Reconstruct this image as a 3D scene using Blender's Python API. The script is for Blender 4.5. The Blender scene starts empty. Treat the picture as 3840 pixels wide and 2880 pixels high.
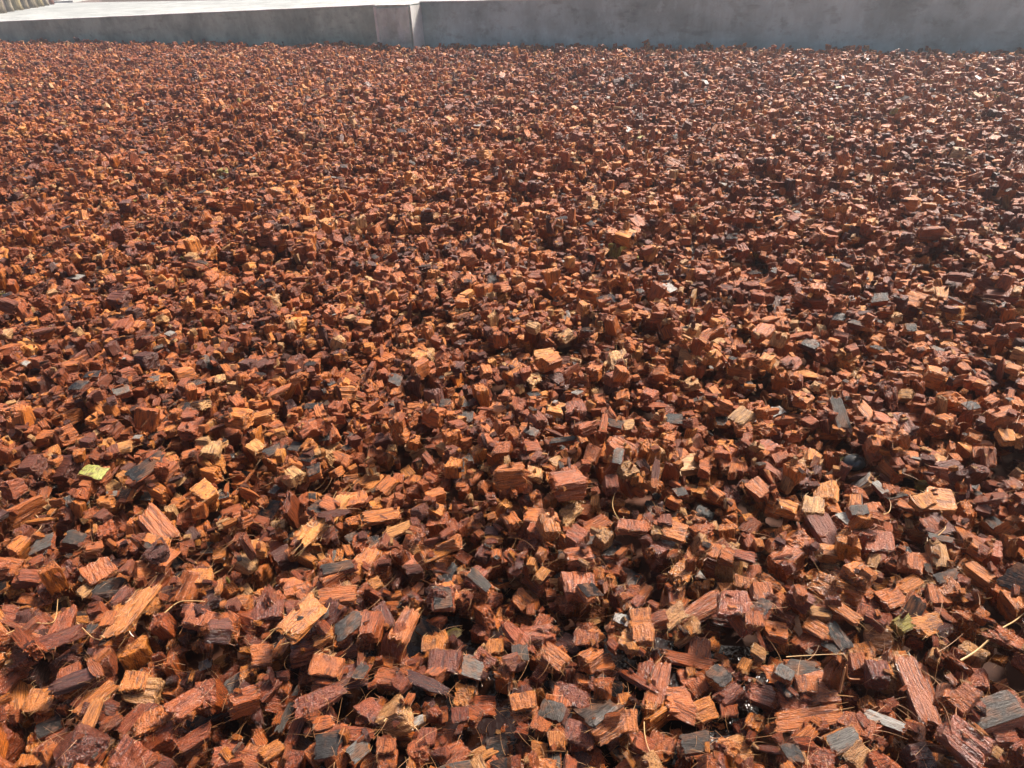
import bpy, bmesh, math, random
import numpy as np
from mathutils import Vector, Matrix, noise
random.seed(7); rng = np.random.default_rng(11)
S = bpy.context.scene
COL = S.collection

# ------------------------------------------------------------------ camera
F = 2450.0; CX, CY = 1920.0, 1440.0; HC = 0.68
FLARE_HAZE = 0.019
TILT = math.radians(32.9); ROLL = math.radians(2.86)
fw = Vector((0, math.cos(TILT), -math.sin(TILT)))
r0 = Vector((1, 0, 0)); u0 = Vector((0, math.sin(TILT), math.cos(TILT)))
rt = r0*math.cos(ROLL) - u0*math.sin(ROLL)
up = r0*math.sin(ROLL) + u0*math.cos(ROLL)
cam = bpy.data.cameras.new('camera'); co = bpy.data.objects.new('camera', cam); COL.objects.link(co)
M = Matrix.Identity(4)
for i in range(3):
    M[i][0] = rt[i]; M[i][1] = up[i]; M[i][2] = -fw[i]
M[2][3] = HC
co.matrix_world = M
cam.sensor_width = 36; cam.lens = 36*F/3840; cam.clip_start = .02; cam.clip_end = 200
S.camera = co

# ------------------------------------------------------------------ light
SUN_AZ = math.radians(52)      # clockwise from +Y
SUN_EL = math.radians(50)
W = bpy.data.worlds.new('World'); S.world = W; W.use_nodes = True
nt = W.node_tree; nt.nodes.clear()
sky = nt.nodes.new('ShaderNodeTexSky'); sky.sky_type = 'NISHITA'; sky.sun_disc = False
sky.sun_elevation = SUN_EL; sky.sun_rotation = SUN_AZ; sky.dust_density = 5.0; sky.air_density = .7; sky.ozone_density = 0.0
bg = nt.nodes.new('ShaderNodeBackground'); bg.inputs[1].default_value = 0.082
wo = nt.nodes.new('ShaderNodeOutputWorld')
nt.links.new(sky.outputs[0], bg.inputs[0]); nt.links.new(bg.outputs[0], wo.inputs[0])
sl = bpy.data.lights.new('sun', 'SUN'); sl.energy = 4.6; sl.angle = math.radians(11); sl.color = (1.0, .91, .80)
so = bpy.data.objects.new('sun', sl); COL.objects.link(so)
sd = Vector((math.sin(SUN_AZ)*math.cos(SUN_EL), math.cos(SUN_AZ)*math.cos(SUN_EL), math.sin(SUN_EL)))
so.rotation_euler = sd.to_track_quat('Z', 'Y').to_euler(); so.location = (3, 6, 5)
S.view_settings.view_transform = 'Standard'; S.view_settings.look = 'None'
S.view_settings.gamma = 1; S.view_settings.use_curve_mapping = False
S.view_settings.exposure = 1.02
S.cycles.max_bounces = 6; S.cycles.diffuse_bounces = 3; S.cycles.glossy_bounces = 3

def ray(px, py):
    return fw*F + rt*(px-CX) - up*(py-CY)
def ground(px, py, z=0.0):
    d = ray(px, py); t = (z-HC)/d.z
    return Vector((d.x*t, d.y*t, z))
def on_wall(px, py, P, N):
    d = ray(px, py); o = Vector((0, 0, HC))
    t = (P-o).dot(N)/d.dot(N)
    return o + d*t
def project(p):
    q = Vector(p) - Vector((0, 0, HC)); z = q.dot(fw)
    return CX + F*q.dot(rt)/z, CY - F*q.dot(up)/z

# ------------------------------------------------------------------ node helpers
def mat(name):
    m = bpy.data.materials.new(name); m.use_nodes = True
    n = m.node_tree.nodes; n.clear()
    o = n.new('ShaderNodeOutputMaterial'); b = n.new('ShaderNodeBsdfPrincipled')
    m.node_tree.links.new(b.outputs[0], o.inputs[0])
    return m, m.node_tree, b
def nd(t, typ, **kw):
    x = t.nodes.new(typ)
    for k, v in kw.items():
        if k.startswith('i_'): x.inputs[k[2:].replace('_', ' ')].default_value = v
        else: setattr(x, k, v)
    return x
def mixc(t, a, b, f, mode='MIX'):
    x = t.nodes.new('ShaderNodeMix'); x.data_type = 'RGBA'; x.blend_type = mode
    for s, v in ((6, a), (7, b), (0, f)):
        if isinstance(v, bpy.types.NodeSocket): t.links.new(v, x.inputs[s])
        else: x.inputs[s].default_value = v if s == 0 else (*v, 1)
    return x.outputs[2]
def mth(t, op, a, b=0.0, c=None, clamp=False):
    x = t.nodes.new('ShaderNodeMath'); x.operation = op; x.use_clamp = clamp
    for s, v in ((0, a), (1, b), (2, c)):
        if v is None: continue
        if isinstance(v, bpy.types.NodeSocket): t.links.new(v, x.inputs[s])
        else: x.inputs[s].default_value = v
    return x.outputs[0]
def ramp(t, fac, stops):
    r = t.nodes.new('ShaderNodeValToRGB'); e = r.color_ramp.elements
    while len(e) < len(stops): e.new(.5)
    for el, (p, c) in zip(e, stops): el.position = p; el.color = (*c, 1)
    t.links.new(fac, r.inputs[0]); return r.outputs[0]
def rng_map(t, v, a, b, c, d):
    x = t.nodes.new('ShaderNodeMapRange'); t.links.new(v, x.inputs[0])
    for k, q in enumerate((a, b, c, d)): x.inputs[k+1].default_value = q
    return x.outputs[0]
def texco(t, scale, which='Object', off=None):
    tc = t.nodes.new('ShaderNodeTexCoord'); mp = t.nodes.new('ShaderNodeMapping')
    mp.inputs['Scale'].default_value = scale
    t.links.new(tc.outputs[which], mp.inputs[0])
    if off is not None: t.links.new(off, mp.inputs['Location'])
    return mp.outputs[0]
def noi(t, vec, scale, detail=3, rough=.6):
    x = t.nodes.new('ShaderNodeTexNoise'); x.inputs['Scale'].default_value = scale
    x.inputs['Detail'].default_value = detail; x.inputs['Roughness'].default_value = rough
    t.links.new(vec, x.inputs['Vector']); return x.outputs[0]

# ------------------------------------------------------------------ husk material (pith, skin and fibre share the per-chip values)
def attr(t, name, typ='INSTANCER'):
    a = t.nodes.new('ShaderNodeAttribute'); a.attribute_type = typ; a.attribute_name = name
    return a.outputs['Fac']
def husk_material(kind):
    m, t, b = mat('husk_' + kind)
    tint = attr(t, 'tint'); pale = attr(t, 'pale'); wet = attr(t, 'wet')
    off = t.nodes.new('ShaderNodeCombineXYZ')
    for k in range(3): t.links.new(mth(t, 'MULTIPLY', tint, 37.0+9*k), off.inputs[k])
    long_ = texco(t, (9, 9, 1.3), off=off.outputs[0])
    iso = texco(t, (1, 1, 1), off=off.outputs[0])
    g1 = noi(t, long_, 2.3, 4, .7); g2 = noi(t, iso, 1.7, 3, .6); g3 = noi(t, iso, 13, 3, .75); g4 = noi(t, long_, .95, 2, .5)
    if kind == 'pith':
        base = ramp(t, tint, [(0, (.045, .009, .005)), (.20, (.120, .023, .006)), (.46, (.345, .074, .011)),
                              (.72, (.560, .160, .020)), (.90, (.680, .255, .040)), (.965, (.56, .30, .11)), (.985, (.56, .30, .11)), (1.0, (.34, .30, .05))])
        c = mixc(t, base, (.10, .022, .010), mth(t, 'MULTIPLY', rng_map(t, g2, .46, .68, 0, 1), .55))
        c = mixc(t, c, (.52, .24, .09), mth(t, 'MULTIPLY', rng_map(t, g1, .52, .75, 0, 1), .22))
        c = mixc(t, c, (.04, .012, .008), mth(t, 'MULTIPLY', rng_map(t, g1, .47, .30, 0, 1), .75))
        c = mixc(t, c, (.06, .016, .008), mth(t, 'MULTIPLY', rng_map(t, g3, .44, .28, 0, 1), .5))
        rough = mth(t, 'SUBTRACT', mth(t, 'ADD', .38, mth(t, 'MULTIPLY', g3, .2)), mth(t, 'MULTIPLY', wet, .30), clamp=True)
        c = mixc(t, c, (.035, .010, .006), mth(t, 'MULTIPLY', rng_map(t, g4, .45, .36, 0, 1), .6))
        h = mth(t, 'ADD', mth(t, 'ADD', mth(t, 'MULTIPLY', g1, .6), mth(t, 'MULTIPLY', g3, .9)), mth(t, 'MULTIPLY', g4, 1.1)); bs = 1.0
        c = mixc(t, c, mixc(t, c, (.55, .38, .30), 1.0, 'MULTIPLY'), mth(t, 'MULTIPLY', wet, .55))
    elif kind == 'skin':
        base = ramp(t, pale, [(0, (.009, .008, .008)), (.45, (.024, .018, .015)), (.75, (.060, .050, .042)), (.96, (.31, .295, .27)), (.985, (.31, .295, .27)), (1.0, (.30, .30, .07))])
        c = mixc(t, base, (.16, .065, .028), mth(t, 'MULTIPLY', rng_map(t, g2, .47, .62, 0, 1), .7))
        c = mixc(t, c, (.012, .010, .010), mth(t, 'MULTIPLY', rng_map(t, g1, .50, .36, 0, 1), .85))
        c = mixc(t, c, mixc(t, c, (1.6, 1.55, 1.5), 1.0, 'MULTIPLY'), mth(t, 'MULTIPLY', rng_map(t, g1, .55, .7, 0, 1), .6))
        rough = mth(t, 'SUBTRACT', mth(t, 'ADD', .20, mth(t, 'MULTIPLY', g3, .18)), mth(t, 'MULTIPLY', wet, .15))
        h = mth(t, 'ADD', mth(t, 'MULTIPLY', g1, .9), mth(t, 'MULTIPLY', g3, .25)); bs = .7
    else:
        c = ramp(t, tint, [(0, (.13, .045, .02)), (.5, (.36, .15, .055)), (1, (.52, .33, .14))])
        rough = mth(t, 'SUBTRACT', .55, mth(t, 'MULTIPLY', wet, .3)); h = None
    t.links.new(c, b.inputs['Base Color']); t.links.new(rough, b.inputs['Roughness'])
    b.inputs['Specular IOR Level'].default_value = .32 if kind == 'skin' else .48
    if h is not None:
        bu = t.nodes.new('ShaderNodeBump'); bu.inputs['Strength'].default_value = bs; bu.inputs['Distance'].default_value = .0022
        t.links.new(h, bu.inputs['Height']); t.links.new(bu.outputs[0], b.inputs['Normal'])
    if kind == 'pith':
        t.links.new(mth(t, 'ADD', mth(t, 'MULTIPLY', wet, .7), .22), b.inputs['Coat Weight']); b.inputs['Coat Roughness'].default_value = .13; t.links.new(bu.outputs[0], b.inputs['Coat Normal'])
    return m
M_PITH, M_SKIN, M_FIB = husk_material('pith'), husk_material('skin'), husk_material('fibre')

# ------------------------------------------------------------------ chip forms: unit bodies, fibre runs along local Z, skin on +Y
def mesh_from(name, v, f, m):
    me = bpy.data.meshes.new(name); me.from_pydata(v, [], f); me.materials.append(m); me.update(); return me
def nz(p, s): return noise.noise(Vector(p)*s)
def grid_box(nx, ny, nzz):
    """surface grid of the unit cube: returns verts (params -1..1) and quads"""
    idx = {}; vs = []; fs = []
    def vid(i, j, k):
        if (i, j, k) not in idx:
            idx[(i, j, k)] = len(vs); vs.append((2*i/nx-1, 2*j/ny-1, 2*k/nzz-1))
        return idx[(i, j, k)]
    for i in range(nx):
        for j in range(ny):
            for k, fl in ((0, 1), (nzz, 0)):
                q = [vid(i, j, k), vid(i+1, j, k), vid(i+1, j+1, k), vid(i, j+1, k)]; fs.append(q[::-1] if fl else q)
    for i in range(nx):
        for k in range(nzz):
            for j, fl in ((0, 0), (ny, 1)):
                q = [vid(i, j, k), vid(i+1, j, k), vid(i+1, j, k+1), vid(i, j, k+1)]; fs.append(q[::-1] if fl else q)
    for j in range(ny):
        for k in range(nzz):
            for i, fl in ((0, 1), (nx, 0)):
                q = [vid(i, j, k), vid(i, j+1, k), vid(i, j+1, k+1), vid(i, j, k+1)]; fs.append(q[::-1] if fl else q)
    return vs, fs
def chip_form(seed, kind):
    R = random.Random(seed); so_ = seed*7.31
    N = (8, 7, 9) if kind != 'shard' else (6, 5, 14)
    vs, fs = grid_box(*N)
    amp = {'block': .125, 'skin': .12, 'shard': .12, 'rag': .24}[kind]
    cor = {(a, b, c): Vector((R.uniform(-amp, amp), R.uniform(-amp, amp), R.uniform(-amp, amp))) for a in (-1, 1) for b in (-1, 1) for c in (-1, 1)}
    if kind in ('block', 'rag') and R.random() < .40:       # one corner or edge broken away
        ck = R.choice(list(cor)); cor[ck] = Vector((-ck[0], -ck[1], -ck[2]))*R.uniform(.22, .42)
        if R.random() < .6:
            c2 = (ck[0], ck[1], -ck[2]); cor[c2] = Vector((-c2[0], -c2[1], -c2[2]*.3))*R.uniform(.15, .35)
    bend = R.uniform(-.25, .25) if kind == 'shard' else (R.uniform(-.2, -.05) if kind == 'skin' else R.uniform(-.1, .1))
    groove = R.uniform(.035, .07); gfreq = R.uniform(3.2, 5.5)
    out = []
    for (x, y, z) in vs:
        p = Vector((x, y, z))*.5
        d = Vector((0, 0, 0))
        for (a, b, c), o in cor.items():
            d += o*((1+a*x)*(1+b*y)*(1+c*z)/8)
        n_edge = sum(abs(q) > .99 for q in (x, y, z))
        q = p + d
        if n_edge >= 2: q *= 1 - .045*(n_edge-1)*R.uniform(.4, 1.6)
        side = abs(z) < .99
        ns = Vector((x if abs(x) > .99 else 0, y if abs(y) > .99 else 0, z if abs(z) > .99 else 0)).normalized()
        if side:       # fibre grooves run along Z
            gv = noise.noise(Vector((q.x*gfreq*2.2+so_, q.y*gfreq*2.2, q.z*1.4)))
            q += ns*gv*groove*(0.35 if kind == 'skin' and y > .99 else 1.05)
        if abs(z) > .99:
            q.z += (1 if z > 0 else -1)*(noise.noise(Vector((q.x*5+so_, q.y*5, z*9)))*.09 + R.uniform(-.035, .035))*(1.6 if kind in ('rag', 'shard') else 1)
        q += Vector((nz((x+so_, y, z), 1.6), nz((x, y+so_, z), 1.6), nz((x, y, z+so_), 1.6)))*.03
        if kind == 'rag':
            q += Vector((nz((x+so_, y, z), 3.7), nz((x, y+so_, z), 3.7), nz((x, y, z+so_), 3.7)))*.11
        if kind == 'shard':
            k = 1-.45*abs(z)**2.5; q.x *= k; q.y *= k
        q.y += bend*(q.x*q.x*1.6 if kind == 'skin' else q.z*q.z)
        out.append(q)
    body = (out, fs)
    skin = None
    if kind == 'skin':                                   # thin hard outer skin on top
        n0, n1 = N[0], N[2]; tops = {}
        for t_, (x, y, z) in enumerate(vs):
            if y > .99: tops[(round((x+1)/2*n0), round((z+1)/2*n1))] = out[t_]
        sv, sf = [], []
        def T(i, k): return i*(n1+1)+k
        for lay, dy in ((0, .012), (1, .085)):
            for i in range(n0+1):
                for k in range(n1+1):
                    q = tops[(i, k)].copy(); q.x *= 1.015; q.z *= 1.01; q.y += dy
                    if lay: q.y += noise.noise(Vector((q.x*9, so_, q.z*1.2)))*.018
                    sv.append(q)
        L = (n0+1)*(n1+1)
        for i in range(n0):
            for k in range(n1):
                sf.append([L+T(i, k), L+T(i, k+1), L+T(i+1, k+1), L+T(i+1, k)])
        rim = [(i, 0) for i in range(n0)]+[(n0, k) for k in range(n1)]+[(i, n1) for i in range(n0, 0, -1)]+[(0, k) for k in range(n1, 0, -1)]
        for a in range(len(rim)):
            p_, q_ = rim[a], rim[(a+1) % len(rim)]
            sf.append([T(*p_), L+T(*p_), L+T(*q_), T(*q_)])
        skin = (sv, sf)
    # loose fibres
    hv, hf = [], []
    nh = {'block': 13, 'skin': 11, 'shard': 20, 'rag': 44}[kind]
    for _ in range(nh):
        a = R.choice(out)
        if kind != 'rag':
            a = R.choice([q for q, v0 in zip(out, vs) if abs(v0[2]) > .99 and (abs(v0[0]) > .9 or abs(v0[1]) > .9)])
        dirn = Vector((R.gauss(0, .5), R.gauss(0, .5), (1 if a.z > 0 else -1)*R.uniform(.3, 1.3))).normalized()
        if kind == 'rag': dirn = (a.normalized() + Vector((R.gauss(0, .6), R.gauss(0, .6), R.gauss(0, .6)))).normalized()
        L = R.uniform(.12, .42) * (1.5 if R.random() < .15 else 1); cur = Vector((R.gauss(0, 1), R.gauss(0, 1), R.gauss(0, 1)))*.5
        tube(hv, hf, a - dirn*.06, dirn, cur, L, .013, 5)
    return body, skin, (hv, hf)
def tube(V, Fc, p, d, cur, L, r, n):
    p = p.copy(); d = d.copy(); st = L/n
    a = d.orthogonal().normalized(); b = d.cross(a)
    base = len(V)
    for s in range(n+1):
        rr = r*(1-.6*s/n)
        for k in range(3):
            an = k*2.0944; V.append(p + (a*math.cos(an)+b*math.sin(an))*rr)
        d = (d + cur*(st/L)*.9).normalized(); p = p + d*st
    for s in range(n):
        for k in range(3):
            i = base+s*3; Fc.append([i+k, i+(k+1) % 3, i+3+(k+1) % 3, i+3+k])
FORMS = []; FK = {'block': [], 'skin': [], 'shard': [], 'rag': []}
for kind, n in (('block', 20), ('skin', 9), ('shard', 8), ('rag', 7)):
    for i in range(n):
        s = 100*len(FK)+len(FORMS)*13+5
        body, skin, hair = chip_form(s, kind)
        parts = {'body': mesh_from('husk_body', *body, M_PITH), 'fringe': mesh_from('husk_fringe', *hair, M_FIB)}
        if skin: parts['skin'] = mesh_from('husk_skin', *skin, M_SKIN)
        # joined form for the loose mass
        jm = bpy.data.meshes.new('husk_form'); V = []; Fq = []; mi = []
        for (v, f), k in ((body, 0), (hair, 2)) + (((skin, 1),) if skin else ()):
            o = len(V); V += v; Fq += [[a+o for a in q] for q in f]; mi += [k]*len(f)
        jm.from_pydata(V, [], Fq)
        for m_ in (M_PITH, M_SKIN, M_FIB): jm.materials.append(m_)
        jm.polygons.foreach_set('material_index', mi); jm.update()
        FK[kind].append(len(FORMS)); FORMS.append((parts, jm))

# ------------------------------------------------------------------ wall line (front face), from base points
W0 = ground(0, 165); W1 = ground(3840, 205)
wd = (W1-W0).normalized(); wn = Vector((wd.y, -wd.x, 0))   # towards camera
if wn.y > 0: wn = -wn
def wall_side(x, y):      # >0 in front of the wall
    return (x-W0.x)*wn.x + (y-W0.y)*wn.y

# ------------------------------------------------------------------ dropping the chips onto a height field
CELL = .004
X0, X1, Y0, Y1 = -8.2, 4.8, .02, 11.4
NX, NY = int((X1-X0)/CELL), int((Y1-Y0)/CELL)
gx = (np.arange(NX//8+1)*CELL*8+X0)[None, :]; gy = (np.arange(NY//8+1)*CELL*8+Y0)[:, None]
def waves(x, y):
    r = np.random.default_rng(5); z = 0*x*y
    for k in range(34):
        wl = .12*1.13**(k % 17); a = r.uniform(0, 6.28); ph = r.uniform(0, 6.28)
        z = z + .0023*(wl/.3)**.55*np.sin((x*math.cos(a)+y*math.sin(a))*6.283/wl+ph)
    return z
POOL = ground(1950, 2560)
def bed(x, y):
    d2 = ((x-POOL.x)/.24)**2 + ((y-POOL.y)/.10)**2
    return -.034 + waves(x, y)*np.clip(.35+y*.4, 0, 1) - .006*np.exp(-d2)
coarse = bed(gx, gy)
H = np.kron(coarse, np.ones((8, 8)))[:NY, :NX].astype(np.float32)
lx = np.linspace(-.46, .46, 5)
_p = np.array([(a, b, c) for a in lx for b in lx for c in lx if max(abs(a), abs(b), abs(c)) > .45], np.float32)
def rot_mats(n, kindsel):
    """random orientation, local Y up-ish; returns (n,3,3)"""
    yaw = rng.uniform(0, 2*np.pi, n); tilt = np.abs(rng.normal(0, .33, n)); ta = rng.uniform(0, 2*np.pi, n)
    base = rng.integers(0, 4, n)
    Rb = np.array([[[1, 0, 0], [0, 0, -1], [0, 1, 0]], [[0, 0, 1], [1, 0, 0], [0, 1, 0]], [[1, 0, 0], [0, 1, 0], [0, 0, 1]], [[0, 1, 0], [0, 0, 1], [1, 0, 0]]], float)
    B = Rb[base]
    keep = kindsel != 0                         # skins: mostly skin up or on the side
    B[keep] = Rb[np.where(rng.random(keep.sum()) < .72, 0, rng.integers(0, 4, keep.sum()))]
    c, s = np.cos(yaw), np.sin(yaw); Z = np.zeros((n, 3, 3)); Z[:, 0, 0] = c; Z[:, 0, 1] = -s; Z[:, 1, 0] = s; Z[:, 1, 1] = c; Z[:, 2, 2] = 1
    ax = np.stack([np.cos(ta), np.sin(ta), 0*ta], 1); K = np.zeros((n, 3, 3))
    K[:, 0, 1] = -ax[:, 2]; K[:, 0, 2] = ax[:, 1]; K[:, 1, 0] = ax[:, 2]; K[:, 1, 2] = -ax[:, 0]; K[:, 2, 0] = -ax[:, 1]; K[:, 2, 1] = ax[:, 0]
    T = np.eye(3)[None] + np.sin(tilt)[:, None, None]*K + (1-np.cos(tilt))[:, None, None]*(K@K)
    return T @ Z @ B
def drop(x, y, Rm, sc, sink=5):
    pts = np.einsum('nij,nkj->nki', Rm, _p[None]*sc[:, None, :])
    ix = np.clip(((x[:, None]+pts[..., 0]-X0)/CELL).astype(int), 0, NX-1); iy = np.clip(((y[:, None]+pts[..., 1]-Y0)/CELL).astype(int), 0, NY-1)
    need = H[iy, ix]-pts[..., 2]
    z = np.partition(need, -sink, axis=1)[:, -sink]
    np.maximum.at(H, (iy.ravel(), ix.ravel()), (z[:, None]+pts[..., 2]).ravel().astype(np.float32))
    return z
def visible_xy(x, y, m=.25):
    # frustum footprint with a margin for a step to the side
    q = np.stack([x, y, np.full_like(x, -HC)], 1)
    zc = q@np.array(fw); u = q@np.array(rt)/zc*F; v = -(q@np.array(up))/zc*F
    ok = (zc > .1) & (np.abs(u) < 1920*(1+m)+150) & (v < 1440*1.18) & (wall_side(x, y) > .012)
    return ok
ALL = []
NP_PASS = 4
for ps in range(NP_PASS):
    g = .0213
    far_only_near = ps >= 5
    ymax = Y1
    ii, jj = np.meshgrid(np.arange(int((X1-X0)/g)), np.arange(int((ymax-Y0)/g)))
    ox, oy = rng.uniform(0, g, 2)
    for a in (0, 1):
        for b in (0, 1):
            s = ((ii % 2 == a) & (jj % 2 == b)); i, j = ii[s], jj[s]; n = len(i)
            x = X0+(i+.5)*g+ox+rng.uniform(-.42, .42, n)*g; y = Y0+(j+.5)*g+oy+rng.uniform(-.42, .42, n)*g
            ok = visible_xy(x, y) & (y > .1); x, y = x[ok], y[ok]; n = len(x)
            k = rng.choice(4, n, p=[.775, .08, .085, .06])
            size = np.clip(rng.lognormal(-.08, .33, n), .45, 2.0)*.0187
            sc = np.ones((n, 3))*size[:, None]
            asp = rng.uniform(.55, 1.0, n); w = rng.uniform(.8, 1.1, n); ln = rng.uniform(.8, 1.25, n)
            sc[:, 0] *= w; sc[:, 1] *= asp; sc[:, 2] *= ln
            thin = rng.random(n) < .12; sc[thin, 1] *= .5; sc[thin, 2] *= 1.25
            sh = k == 2; sc[sh] = size[sh, None]*np.stack([rng.uniform(.3, .65, sh.sum()), rng.uniform(.16, .4, sh.sum()), rng.uniform(1.1, 2.0, sh.sum())], 1)
            sk = k == 1; sc[sk, 1] = size[sk]*rng.uniform(.22, .6, sk.sum()); sc[sk, 0] *= 1.1
            Rm = rot_mats(n, (k == 1).astype(int))
            z = drop(x, y, Rm, sc, sink=8)
            ALL.append((x, y, z, Rm, sc, k, np.full(n, ps)))
for ps in (9, 10):                 # crumbs and broken bits shaken into the gaps
    g = .0145; ii, jj = np.meshgrid(np.arange(int(6.4/g)), np.arange(int(3.4/g)))
    i, j = ii.ravel(), jj.ravel(); sel = rng.random(len(i)) < .20; i, j = i[sel], j[sel]; n = len(i)
    x = -3.2+(i+rng.uniform(.1, .9, n))*g; y = .1+(j+rng.uniform(.1, .9, n))*g
    ok = visible_xy(x, y); x, y = x[ok], y[ok]; n = len(x)
    k = rng.choice(4, n, p=[.58, .05, .17, .20]); size = np.clip(rng.lognormal(-.1, .3, n), .4, 1.8)*.0078
    sc = size[:, None]*np.stack([rng.uniform(.6, 1.1, n), rng.uniform(.35, .9, n), rng.uniform(.8, 1.9, n)], 1)
    Rm = rot_mats(n, (k == 1).astype(int)); z = drop(x, y, Rm, sc, sink=20)
    ALL.append((x, y, z, Rm, sc, k, np.full(n, ps)))
x, y, z, Rm, sc, kd, psn = [np.concatenate(q) for q in zip(*ALL)]
OFF = float(np.mean(H[int(.5/CELL):int(1.6/CELL), int((-.4-X0)/CELL):int((.4-X0)/CELL)]))-.002
H -= OFF; z = z-OFF
print('heap depth', OFF)

# ------------------------------------------------------------------ pieces read off the photograph one by one
CR = {'A': (0, 2160), 'B': (960, 2160), 'C': (1920, 2160), 'D': (2880, 2160), 'E': (0, 1440), 'F': (960, 1440), 'G': (1920, 1440), 'H': (2880, 1440)}
def cp(c, X, Y): return CR[c][0]+X/2.304, CR[c][1]+Y/2.304
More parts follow.
